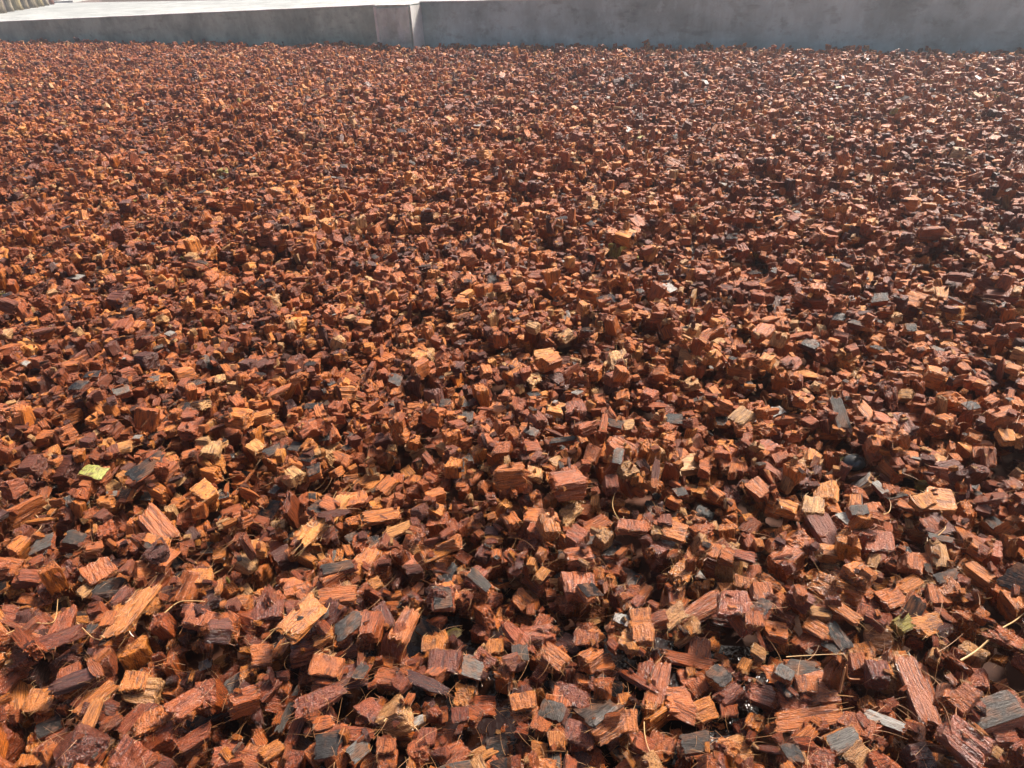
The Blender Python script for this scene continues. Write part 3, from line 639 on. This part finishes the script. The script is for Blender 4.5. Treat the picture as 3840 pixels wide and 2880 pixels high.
# where the wall stands
N_ = wn
P1600 = on_wall(1588, 4, W0, N_)
HL1 = on_wall(1400, 17, W0, N_); HL0 = on_wall(0, 80, W0, N_)
HR0 = P1600; HR1 = on_wall(2400, -8, W0, N_)
print('wall', W0, W1, 'tops', HL0.z, HL1.z, HR0.z, HR1.z, 'dist', W0.length, W1.length)
def along(s, off=0): return W0 + wd*s - wn*off
sL = (HL1-W0).dot(wd); sP = (on_wall(1594, 184, W0, N_)-W0).dot(wd); s0 = (HL0-W0).dot(wd)
slopeL = (HL1.z-HL0.z)/(sL-s0)
SA = s0-1.6; SB = (W1-W0).dot(wd)+1.5
zA = HL0.z+slopeL*(SA-s0)
TH = .10
wallL = empty('concrete_wall', along((SA+sL)/2, TH/2)); tag(wallL, 'long low olive-grey concrete wall left of the post with a bright top edge', 'wall')
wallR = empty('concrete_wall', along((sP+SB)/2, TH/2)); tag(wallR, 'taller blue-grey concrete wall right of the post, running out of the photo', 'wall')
def seg(name, sa, sb, o0, o1, z0, za, zb, m, par, **k):
    qd = [along(sa, o0), along(sb, o0), along(sb, o1), along(sa, o1)]
    o = prism(name, qd, z0, [za, zb, zb, za], m, par, **k)
    if par: o.matrix_parent_inverse = Matrix.Translation(par.location).inverted()
    return o
CAPT = .010
seg('wall_panel', SA, sL+.02, 0, TH, -.12, zA-CAPT, HL1.z-CAPT, M_WL, wallL)
seg('top_edge', SA, sL+.02, -.003, TH+.003, HL0.z-.14, 0, 0, M_TOP, wallL) if False else None
def cap(sa, sb, o0, o1, za, zb, th, m, par, name='top_edge'):
    bm = bmesh.new(); n = 40; R = random.Random(3)
    rows = []
    for i in range(n+1):
        s = sa+(sb-sa)*i/n; zt = za+(zb-za)*i/n + R.uniform(-.0012, .0012)
        a, b = along(s, o0+R.uniform(-.001, .001)), along(s, o1)
        rows.append([bm.verts.new((a.x, a.y, zt-th)), bm.verts.new((a.x, a.y, zt-.003)), bm.verts.new((along(s, o0+.004).x, along(s, o0+.004).y, zt)), bm.verts.new((b.x, b.y, zt)), bm.verts.new((b.x, b.y, zt-th))])
    for i in range(n):
        for k in range(5):
            bm.faces.new([rows[i][k], rows[i+1][k], rows[i+1][(k+1) % 5], rows[i][(k+1) % 5]])
    bm.faces.new(rows[0]); bm.faces.new(rows[-1][::-1])
    bmesh.ops.recalc_face_normals(bm, faces=bm.faces)
    me = bpy.data.meshes.new(name); bm.to_mesh(me); bm.free(); me.materials.append(m)
    o = link(name, me, par)
    if par: o.matrix_parent_inverse = Matrix.Translation(par.location).inverted()
    return o
cap(SA, sL+.02, -.0025, TH, zA, HL1.z, CAPT+.001, M_TOP, wallL)
zR1 = HR1.z+(HR1.z-HR0.z)/((HR1-HR0).dot(wd))*(SB-(HR1-W0).dot(wd))
zR1 = min(zR1, HR0.z+.03) if zR1 > HR0.z else max(zR1, HR0.z-.03)
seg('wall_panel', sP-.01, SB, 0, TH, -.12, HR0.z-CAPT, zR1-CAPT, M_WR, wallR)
cap(sP-.01, SB, -.0025, TH, HR0.z, zR1, CAPT+.001, M_TOP, wallR)
# the post between them stands proud of the wall
sP = (on_wall(1594, 184, W0, N_)-W0).dot(wd)
lo_, hi_ = .02, 1.2
for _ in range(40):
    mid_ = (lo_+hi_)/2
    if (on_wall(1553, 184, W0+wn*mid_, N_)-W0).dot(wd) < sP: lo_ = mid_
    else: hi_ = mid_
offp = mid_
PF = W0+wn*offp
q0 = on_wall(1400, 20, PF, N_); q1 = on_wall(1533, 15, PF, N_); b0 = on_wall(1420, 175, PF, N_); b1 = on_wall(1560, 184, PF, N_)
sa_ = (b0-W0).dot(wd); sb_ = sP
print('post', offp, sa_, sb_, q0.z, q1.z, sL, sP)
M_POST = concrete('concrete_post', (.58, .72, .62), (.42, .50, .43), .4)
pst = empty('concrete_post', along((sa_+sb_)/2, 0)); tag(pst, 'square concrete post with a bright right side, between the two walls', 'post')
zt = (q0.z+q1.z)/2
pb = seg('shaft', sa_, sb_, -offp, .04, -.12, zt-.006, zt-.006, M_POST, pst, cuts=8, bev=.018, rag=.004)
cap(sa_+.002, sb_-.002, -offp+.001, .04, zt, zt, .0055, M_TOP, pst, name='top_face')
# pale strip on the post's flank: light on that side put into colour
M_SIDELIGHT = concrete('side_light_tone', (.80, .80, .77), (.70, .69, .65), .15)
fl = seg('painted_lit_side', sb_+.0005, sb_+.004, -offp+.004, .0-.001, -.12, zt-.012, zt-.012, M_SIDELIGHT, pst, cuts=6, bev=.001, rag=.0008)

seg('painted_lit_edge', sa_-.004, sa_+.028, -offp-.004, -offp+.05, -.12, zt-.012, zt-.012, concrete('edge_light_tone', (.72, .78, .72), (.56, .60, .55), .2), pst, cuts=6, bev=.004, rag=.001)  # light along the bevelled left edge, put in as a paler strip
# ground under everything
def sheet(name, pts, m, kind='structure'):
    me = bpy.data.meshes.new(name); me.from_pydata([tuple(p) for p in pts], [], [list(range(len(pts)))]); me.materials.append(m)
    return tag(link(name, me), kind=kind)
M_SOIL, t, b = mat('soil'); vv_ = texco(t, (1, 1, 1)); t.links.new(mixc(t, (.05, .03, .02), (.10, .06, .04), noi(t, vv_, 6, 5)), b.inputs['Base Color']); b.inputs['Roughness'].default_value = .9
sheet('ground', [(-90, -90, -.20), (90, -90, -.20), (90, 90, -.20), (-90, 90, -.20)], M_SOIL)
# floor of wet pith dust under the chips, follows the heap
st = 6
bxs = np.arange(X0, X1, .03); bys = np.arange(0.0, Y1, .03)
BX, BY = np.meshgrid(bxs, bys); BZ = bed(BX, BY)-OFF-.004
ok = ((BX-W0.x)*wn.x+(BY-W0.y)*wn.y) > -.03
BZ = np.maximum(BZ, -.14); vid = np.arange(BX.size).reshape(BX.shape)
f = ok[:-1, :-1] & ok[1:, :-1] & ok[:-1, 1:] & ok[1:, 1:]
quads = np.stack([vid[:-1, :-1][f], vid[:-1, 1:][f], vid[1:, 1:][f], vid[1:, :-1][f]], 1)
me = bpy.data.meshes.new('pith_dust'); me.from_pydata(np.stack([BX.ravel(), BY.ravel(), BZ.ravel()], 1).tolist(), [], quads.tolist())
M_DUST, t, b = mat('pith_dust'); v_ = texco(t, (1, 1, 1)); t.links.new(mixc(t, (.05, .016, .007), (.18, .055, .02), noi(t, v_, 140, 4, .7)), b.inputs['Base Color']); b.inputs['Roughness'].default_value = .7
me.materials.append(M_DUST)
# drop loose verts
bm = bmesh.new(); bm.from_mesh(me); bmesh.ops.delete(bm, geom=[v for v in bm.verts if not v.link_faces], context='VERTS'); bm.to_mesh(me); bm.free()
tag(link('heap_floor', me), kind='structure')

# ------------------------------------------------------------------ beyond the wall
zp = HL0.z-.015
PAD = -.05
def slabpoly(name, pts, z, th, m):
    bm = bmesh.new(); a = [bm.verts.new((p.x, p.y, z)) for p in pts]; b_ = [bm.verts.new((p.x, p.y, z-th)) for p in pts]
    bm.faces.new(a); bm.faces.new(b_[::-1]); n = len(pts)
    for i in range(n): bm.faces.new([a[i], b_[i], b_[(i+1) % n], a[(i+1) % n]])
    bmesh.ops.recalc_face_normals(bm, faces=bm.faces)
    me = bpy.data.meshes.new(name); bm.to_mesh(me); bm.free(); me.materials.append(m); return link(name, me)
zl = min(zA, HL0.z, HL1.z)-.035
g0, g1, g2 = ground(0, 46, zl), ground(180, 16, zl), ground(-400, 112, zl)
e1 = (g1-g0).normalized()
far = [along(SA-1, TH+.004), along(SB, TH+.004), along(SB, 3.5), g0+e1*6, g0-e1*3.0]
o = slabpoly('pavement', far, zl, .08, M_PAVE); tag(o, kind='structure')
# kerb at the far edge of the apron and the row of weathered stakes behind it
M_BRK = concrete('weathered_wood', (.42, .36, .25), (.22, .17, .11), .6)
def wood(name, c1, c2, c3):
    m, t, b = mat(name); v = texco(t, (30, 30, 3)); n1 = noi(t, v, 1.5, 5, .7); n2 = noi(t, texco(t, (6, 6, 3)), 1.5, 3)
    c = ramp(t, n1, [(.3, c1), (.5, c2), (.68, c3)]); c = mixc(t, c, c1, rng_map(t, n2, .5, .7, 0, .7))
    t.links.new(c, b.inputs['Base Color']); b.inputs['Roughness'].default_value = .85
    bu = t.nodes.new('ShaderNodeBump'); bu.inputs['Strength'].default_value = .8; bu.inputs['Distance'].default_value = .02
    t.links.new(n1, bu.inputs['Height']); t.links.new(bu.outputs[0], b.inputs['Normal']); return m
WD = [wood('pale_bark', (.07, .05, .03), (.24, .19, .12), (.48, .42, .31)), wood('yellow_bark', (.09, .06, .03), (.30, .24, .12), (.52, .45, .26)), wood('rust_bark', (.10, .035, .02), (.24, .09, .055), (.36, .18, .12))]
def stake(p, r, h, m, seed, label, cat):
    R = random.Random(seed); bm = bmesh.new(); rings = []; ns = 14
    for k in range(12):
        zz = h*k/11; ring = []
        for a in range(ns):
            an = a*2*math.pi/ns; rr = r*(1+.16*noise.noise(Vector((math.cos(an)*1.6+seed, math.sin(an)*1.6, zz*1.1)))+.02*math.sin(an*5+seed))*(1-.12*k/11+(.18 if k == 0 else 0))
            ring.append(bm.verts.new((math.cos(an)*rr+.05*h*k/11*math.sin(seed), math.sin(an)*rr, zz)))
        rings.append(ring)
    for k in range(11):
        for a in range(ns): bm.faces.new([rings[k][a], rings[k][(a+1) % ns], rings[k+1][(a+1) % ns], rings[k+1][a]])
    bm.faces.new(rings[-1]); bm.faces.new(rings[0][::-1])
    me = bpy.data.meshes.new(cat); bm.to_mesh(me); bm.free(); me.materials.append(m)
    for p_ in me.polygons: p_.use_smooth = True
    o = link('weathered_stake', me); o.location = p; tag(o, label, cat, 'weathered stakes behind the pavement'); return o
stk = [(8, .6, 0, 'grey-brown weathered stake at the top left corner of the photo'), (38, .9, 1, 'yellowish bark-stripped stake second from the left behind the pale pavement'),
       (66, .8, 0, 'pale weathered stake third from the left behind the pale pavement'), (94, 1, 0, 'whitest weathered stake in the row behind the pale pavement'),
       (122, .85, 1, 'yellow-green streaked stake right of the whitest one'), (147, .7, 0, 'slim grey stake just left of the rust-brown one'), (171, .45, 2, 'rust-brown thin post at the right end of the stakes')]
perp = Vector((-e1.y, e1.x, 0));  perp = perp if perp.y > 0 else -perp
for i, (px, rr, mi_, lab) in enumerate(stk):
    g_ = ground(px, 46-px/6.0+1, zl) + perp*.16
    stake(g_-Vector((0, 0, .02)), .105*rr, 1.4, WD[mi_], i*3+1, lab, 'stake')
# more of the same kind of row, left of the frame, as seen from a step aside
for i, px in enumerate((-30, -70, -115, -160)):
    g_ = ground(px, 46-px/6.0+1, zl) + perp*.16
    stake(g_-Vector((0, 0, .02)), .1, 1.4, WD[i % 2], 40+i, ('first', 'second', 'third', 'fourth')[i]+' weathered stake standing just beyond the left edge of the photo', 'stake')
lg = ground(185, 12, zl)+perp*.10
lpts = [lg, lg+e1*4, lg+e1*4+perp*.5, lg+perp*.5]
o = slabpoly('concrete_ledge', lpts, zl+.035, .06, M_TOP); tag(o, 'pale concrete ledge beyond the pavement, right of the rust-brown post', 'ledge')
lo_ = ground(120, 0, zl)+perp*1.2
o = slabpoly('brick_wall', [lo_-e1*5, lo_+e1*6, lo_+e1*6+perp*.2, lo_-e1*5+perp*.2], 1.6, 1.8, concrete('dull_red_render', (.24, .17, .15), (.15, .12, .11), .4)); tag(o, 'dull red-brown wall in shade at the very top left', 'wall')

# ------------------------------------------------------------------ the mass of chips (uncountable) as one object
def eul(R):
    sy = np.sqrt(R[:, 0, 0]**2+R[:, 1, 0]**2)
    return np.stack([np.arctan2(R[:, 2, 1], R[:, 2, 2]), np.arctan2(-R[:, 2, 0], sy), np.arctan2(R[:, 1, 0], R[:, 0, 0])], 1)
def instanced(name, P, E, SC, ID, T_, PL, WT):
    me = bpy.data.meshes.new(name); n = len(P); me.vertices.add(n); me.vertices.foreach_set('co', P.astype(np.float32).ravel())
    for an, ty, arr, key in (('rot', 'FLOAT_VECTOR', E, 'vector'), ('siz', 'FLOAT_VECTOR', SC, 'vector'), ('pid', 'INT', ID, 'value'), ('tint', 'FLOAT', T_, 'value'), ('pale', 'FLOAT', PL, 'value'), ('wet', 'FLOAT', WT, 'value')):
        a = me.attributes.new(an, ty, 'POINT'); a.data.foreach_set(key, (arr.astype(np.int32) if ty == 'INT' else arr.astype(np.float32)).ravel())
    return link(name, me)
forms = bpy.data.collections.new('chip_forms')
for i, (parts, jm) in enumerate(FORMS):
    o = bpy.data.objects.new('chip_form_%02d' % i, jm); forms.objects.link(o)
g = bpy.data.node_groups.new('scatter_chips', 'GeometryNodeTree')
g.interface.new_socket('Geometry', in_out='INPUT', socket_type='NodeSocketGeometry'); g.interface.new_socket('Geometry', in_out='OUTPUT', socket_type='NodeSocketGeometry')
gi = g.nodes.new('NodeGroupInput'); go = g.nodes.new('NodeGroupOutput')
ci = g.nodes.new('GeometryNodeCollectionInfo'); ci.inputs[0].default_value = forms; ci.inputs[1].default_value = True; ci.inputs[2].default_value = True
ip = g.nodes.new('GeometryNodeInstanceOnPoints'); ip.inputs['Pick Instance'].default_value = True
def na(nm, ty):
    a = g.nodes.new('GeometryNodeInputNamedAttribute'); a.data_type = ty; a.inputs[0].default_value = nm; return a.outputs[0]
er = g.nodes.new('FunctionNodeEulerToRotation')
g.links.new(na('rot', 'FLOAT_VECTOR'), er.inputs[0])
g.links.new(gi.outputs[0], ip.inputs['Points']); g.links.new(ci.outputs[0], ip.inputs['Instance']); g.links.new(na('pid', 'INT'), ip.inputs['Instance Index'])
g.links.new(er.outputs[0], ip.inputs['Rotation']); g.links.new(na('siz', 'FLOAT_VECTOR'), ip.inputs['Scale']); g.links.new(ip.outputs[0], go.inputs[0])
mm = mass
om = instanced('loose_husk_chips', np.stack([x, y, z], 1)[mm], eul(Rm[mm]), sc[mm], pid[mm], tint[mm], pale[mm], wet[mm])
md = om.modifiers.new('scatter', 'NODES'); md.node_group = g
tag(om, 'loose heap of wet red-brown coconut husk chips covering the whole bin', 'husk chips', kind='stuff')
print('chips in mass', mm.sum())

# ------------------------------------------------------------------ chips as objects
GROUP = 'coconut husk chips lying on the heap'
def place(R, p, s): 
    m4 = Matrix.Identity(4)
    for i in range(3):
        for j in range(3): m4[i][j] = float(R[i][j])*float(s[j])
        m4[i][3] = float(p[i])
    return m4
def single_chip(form, R, p, s, tn, pl, wt, label, name='husk_chip', cat='husk chip', group=GROUP):
    parts = FORMS[form][0]
    o = link(name, parts['body']); loc = Vector([float(a) for a in p])
    o.matrix_world = place(R, p, s)
    tag(o, label, cat, group)
    kids = [link('fibre_fringe', parts['fringe'], o)]; kids[0]['kind'] = 'stuff'
    if 'skin' in parts: kids.append(link('outer_skin', parts['skin'], o))
    for q_ in [o]+kids:
        q_['tint'] = float(tn); q_['pale'] = float(pl); q_['wet'] = float(wt)
    return o
R_ = random.Random(2)
for a, (kind, tn, pl, short, label) in enumerate(hinfo):
    wv = float(wetness(np.array(hx[a]), np.array(hy[a])))
    single_chip(R_.choice(FK[kind]), hR[a], (hx[a], hy[a], hz[a]), hs[a], tn, pl, wv, label, group=GROUP)
def dirword(dx, dy):
    an = (math.degrees(math.atan2(-dy, dx))+360) % 360
    return ['just right of', 'up and right of', 'just above', 'up and left of', 'just left of', 'down and left of', 'just below', 'down and right of'][int((an+22.5)//45) % 8]
def colword(tn, k, pl):
    if k == 1: return 'black-skinned' if pl < .3 else ('grey-skinned' if pl < .85 else 'pale-skinned')
    if k == 3: return 'shaggy'
    return 'dark maroon' if tn < .3 else ('red-brown' if tn < .55 else ('rust-orange' if tn < .75 else ('bright orange' if tn < .93 else 'yellowish')))
used = set()
for s in single:
    near = sorted(range(len(hpx)), key=lambda a: (hpx[a][0]-uu[s])**2+(hpx[a][1]-vv[s])**2)[:8]
    szw = 'small ' if area[s] < np.percentile(area[single], 30) else ('large ' if area[s] > np.percentile(area[single], 75) else '')
    lab = None
    for a in near:
        c_ = f"{szw}{colword(tint[s], kd[s], pale[s])} husk chip {dirword(uu[s]-hpx[a][0], vv[s]-hpx[a][1])} the {hinfo[a][3]}"
        if c_ not in used: lab = c_; break
    if lab is None: lab = c_
    used.add(lab)
    single_chip(pid[s], Rm[s], (x[s], y[s], z[s]), sc[s], tint[s], pale[s], wet[s], lab)

# ------------------------------------------------------------------ loose fibres over the heap: fine ones as one mass, bold ones singly
hv, hf = [], []
R_ = random.Random(21)
def Hat(px_, py_):
    i = min(max(int((px_-X0)/CELL), 0), NX-1); j = min(max(int((py_-Y0)/CELL), 0), NY-1); return float(H[j, i])
nf = 0
while nf < 7000:
    yy = .25+3.2*R_.random()**1.7; xx = R_.uniform(-1, 1)*(yy*.95+.25)
    if wall_side(xx, yy) < .05: continue
    a = R_.uniform(0, 6.28); dirn = Vector((math.cos(a), math.sin(a), R_.uniform(-.1, .45))).normalized()
    L = R_.uniform(.010, .034)*(1.7 if R_.random() < .1 else 1)
    cur = Vector((R_.gauss(0, 1), R_.gauss(0, 1), R_.uniform(-1.2, .1)))*.9
    tube(hv, hf, Vector((xx, yy, Hat(xx, yy)+.0005)), dirn, cur, L, R_.uniform(.00014, .00028), 6); nf += 1
me = mesh_from('loose_fibres', hv, hf, M_FIB); o = link('loose_fibres', me); tag(o, 'fine curled coir fibres strewn over the husk chips', 'fibres', kind='stuff'); o['tint'] = .62; o['wet'] = .1
STR = [ # pixel points of bold single fibres
 ('D', [(1650, 755), (1800, 660), (1960, 530), (2120, 410), (2230, 320)], .0011, .95, 'long pale straw lying across the chips at the right edge'),
 ('A', [(480, 640), (540, 500), (570, 310)], .0006, .85, 'forked tan fibre standing up at the lower left'),
 ('A', [(720, 490), (790, 570), (880, 650), (1000, 700)], .0008, .8, 'curved tan fibre beside the small upright cube'),
 ('A', [(90, 780), (170, 690), (300, 590)], .0007, .8, 'coarse tan fibre bundle at the far lower left'),
 ('A', [(1460, 390), (1600, 310), (1820, 330)], .0009, .95, 'pale curled strip of fibre above the grooved cube'),
 ('C', [(1140, 1270), (1145, 1400), (1180, 1520), (1240, 1620)], .0006, .95, 'pale bristle curving down at the bottom centre'),
 ('G', [(900, 1010), (865, 1080), (890, 1180), (950, 1250), (960, 1200)], .0006, 1, 'white looped fibre right of the cream sided chip'),
 ('D', [(1130, 720), (1170, 670), (1240, 680), (1270, 700)], .0006, .8, 'arched fibre at the head of the long rust beam'),
 ('D', [(560, 1150), (570, 1040), (640, 1005), (740, 1020)], .0012, .5, 'dark hooked fibre above the long pinkish brick'),
 ('D', [(160, 690), (300, 680), (480, 670), (640, 665)], .0006, .95, 'straight pale fibre lying over the folded dark skin'),
 ('E', [(300, 1210), (350, 1200), (375, 1250), (330, 1310)], .0007, .85, 'small ring of fibre among the chips at the left'),
 ('B', [(1120, 1310), (1160, 1240), (1240, 1200), (1300, 1180)], .0006, .95, 'thin wavy white fibre below the long black-brown splinter'),
 ('H', [(980, 1170), (1040, 1120), (1055, 1060), (1040, 1010)], .0006, .9, 'curved fibre under the white blade of skin'),
 ('H', [(1430, 1400), (1490, 1340), (1500, 1240), (1440, 1180)], .0006, .9, 'long looped fibre near the golden ribbed slab'),
]
for (c, pts, r, tn, lab) in STR:
    P = []
    for k, (X_, Y_) in enumerate(pts):
        g_ = ground(*cp(c, X_, Y_), z=.012); hh = Hat(g_.x, g_.y)+.002; P.append(Vector((g_.x, g_.y, max(.010, hh))))
    zm = max(p.z for p in P)
    for k, p_ in enumerate(P): p_.z = p_.z*.5+zm*.5
    fine = []
    for k in range(len(P)-1):
        p0, p1, p2, p3 = P[max(k-1, 0)], P[k], P[k+1], P[min(k+2, len(P)-1)]
        for q_ in range(6):
            u_ = q_/6; fine.append(.5*((2*p1)+(p2-p0)*u_+(2*p0-5*p1+4*p2-p3)*u_*u_+(3*p1-p0-3*p2+p3)*u_**3))
    fine.append(P[-1]); V, Fq = [], []
    for k, p_ in enumerate(fine):
        d_ = (fine[min(k+1, len(fine)-1)]-fine[max(k-1, 0)]).normalized(); a_ = d_.orthogonal().normalized(); b_ = d_.cross(a_)
        rr = r*(1-.5*k/len(fine))
        for s in range(5): V.append(p_+(a_*math.cos(s*1.2566)+b_*math.sin(s*1.2566))*rr)
    for k in range(len(fine)-1):
        for s in range(5): Fq.append([k*5+s, k*5+(s+1) % 5, k*5+5+(s+1) % 5, k*5+5+s])
    Fq.append([0, 1, 2, 3, 4][::-1]); Fq.append([len(V)-5+i for i in range(5)])
    o = link('fibre_strand', mesh_from('fibre_strand', V, Fq, M_FIB)); tag(o, lab, 'fibre', 'coarse fibres lying singly on the chips'); o['tint'] = tn; o['wet'] = .1
# black rounded nut end
p_ = ground(*cp('H', 735, 705)); bm = bmesh.new(); bmesh.ops.create_icosphere(bm, subdivisions=3, radius=1)
for v in bm.verts:
    v.co *= 1+.05*noise.noise(v.co*1.7); v.co.x *= .0205; v.co.y *= .015; v.co.z *= .0125
me = bpy.data.meshes.new('black_pebble'); bm.to_mesh(me); bm.free()
M_BLK, t, b = mat('black_nut'); t.links.new(mixc(t, (.012, .014, .014), (.05, .05, .045), noi(t, texco(t, (60, 60, 60)), 3, 3)), b.inputs['Base Color']); b.inputs['Roughness'].default_value = .22
me.materials.append(M_BLK)
for q_ in me.polygons: q_.use_smooth = True
o = link('black_nut', me); o.location = (p_.x, p_.y, Hat(p_.x, p_.y)+.004); o.rotation_euler = (.15, .1, .3); tag(o, 'smooth round black nut with a soft gleam among the chips at right', 'nut')

# ------------------------------------------------------------------ water between the chips at the bottom of the photo
M_W, t, b = mat('brown_water'); b.inputs['Base Color'].default_value = (.012, .004, .002, 1); b.inputs['Roughness'].default_value = .10; b.inputs['IOR'].default_value = 1.33
b.inputs['Transmission Weight'].default_value = .0; b.inputs['Specular IOR Level'].default_value = .5
bu = t.nodes.new('ShaderNodeBump'); bu.inputs['Strength'].default_value = .4; bu.inputs['Distance'].default_value = .003
t.links.new(noi(t, texco(t, (1, 1, 1)), 150, 2), bu.inputs['Height']); t.links.new(bu.outputs[0], b.inputs['Normal'])
med = float(np.median(H[int((POOL.y-Y0-.08)/CELL):int((POOL.y-Y0+.08)/CELL), int((POOL.x-X0-.2)/CELL):int((POOL.x-X0+.2)/CELL)]))
WZ = med-.029
pts = []
for k in range(64):
    an = k*2*math.pi/64; rr = 1+.18*math.sin(3*an+1)+.1*math.sin(7*an)
    pts.append((POOL.x+.01+.27*rr*math.cos(an), POOL.y-.01+.115*rr*math.sin(an), WZ))
o = sheet('water', pts, M_W)
print('median heap height near the pool', med, 'water at', WZ)

# ------------------------------------------------------------------ thin volume added to imitate the lens flare's pale veil
bm = bmesh.new(); bmesh.ops.create_cube(bm, size=1)
for v in bm.verts: v.co = Vector((-2 + v.co.x*34, 6.5 + v.co.y*26, .25 + v.co.z*3.3))
me = bpy.data.meshes.new('flare_haze'); bm.to_mesh(me); bm.free()
hm = bpy.data.materials.new('flare_haze'); hm.use_nodes = True; t = hm.node_tree; t.nodes.clear()
o_ = t.nodes.new('ShaderNodeOutputMaterial'); pv = t.nodes.new('ShaderNodeVolumePrincipled')
pv.inputs['Color'].default_value = (.86, .90, .96, 1); pv.inputs['Density'].default_value = FLARE_HAZE; pv.inputs['Anisotropy'].default_value = .75
t.links.new(pv.outputs[0], o_.inputs['Volume']); me.materials.append(hm)
tag(link('flare_haze', me), kind='stuff')
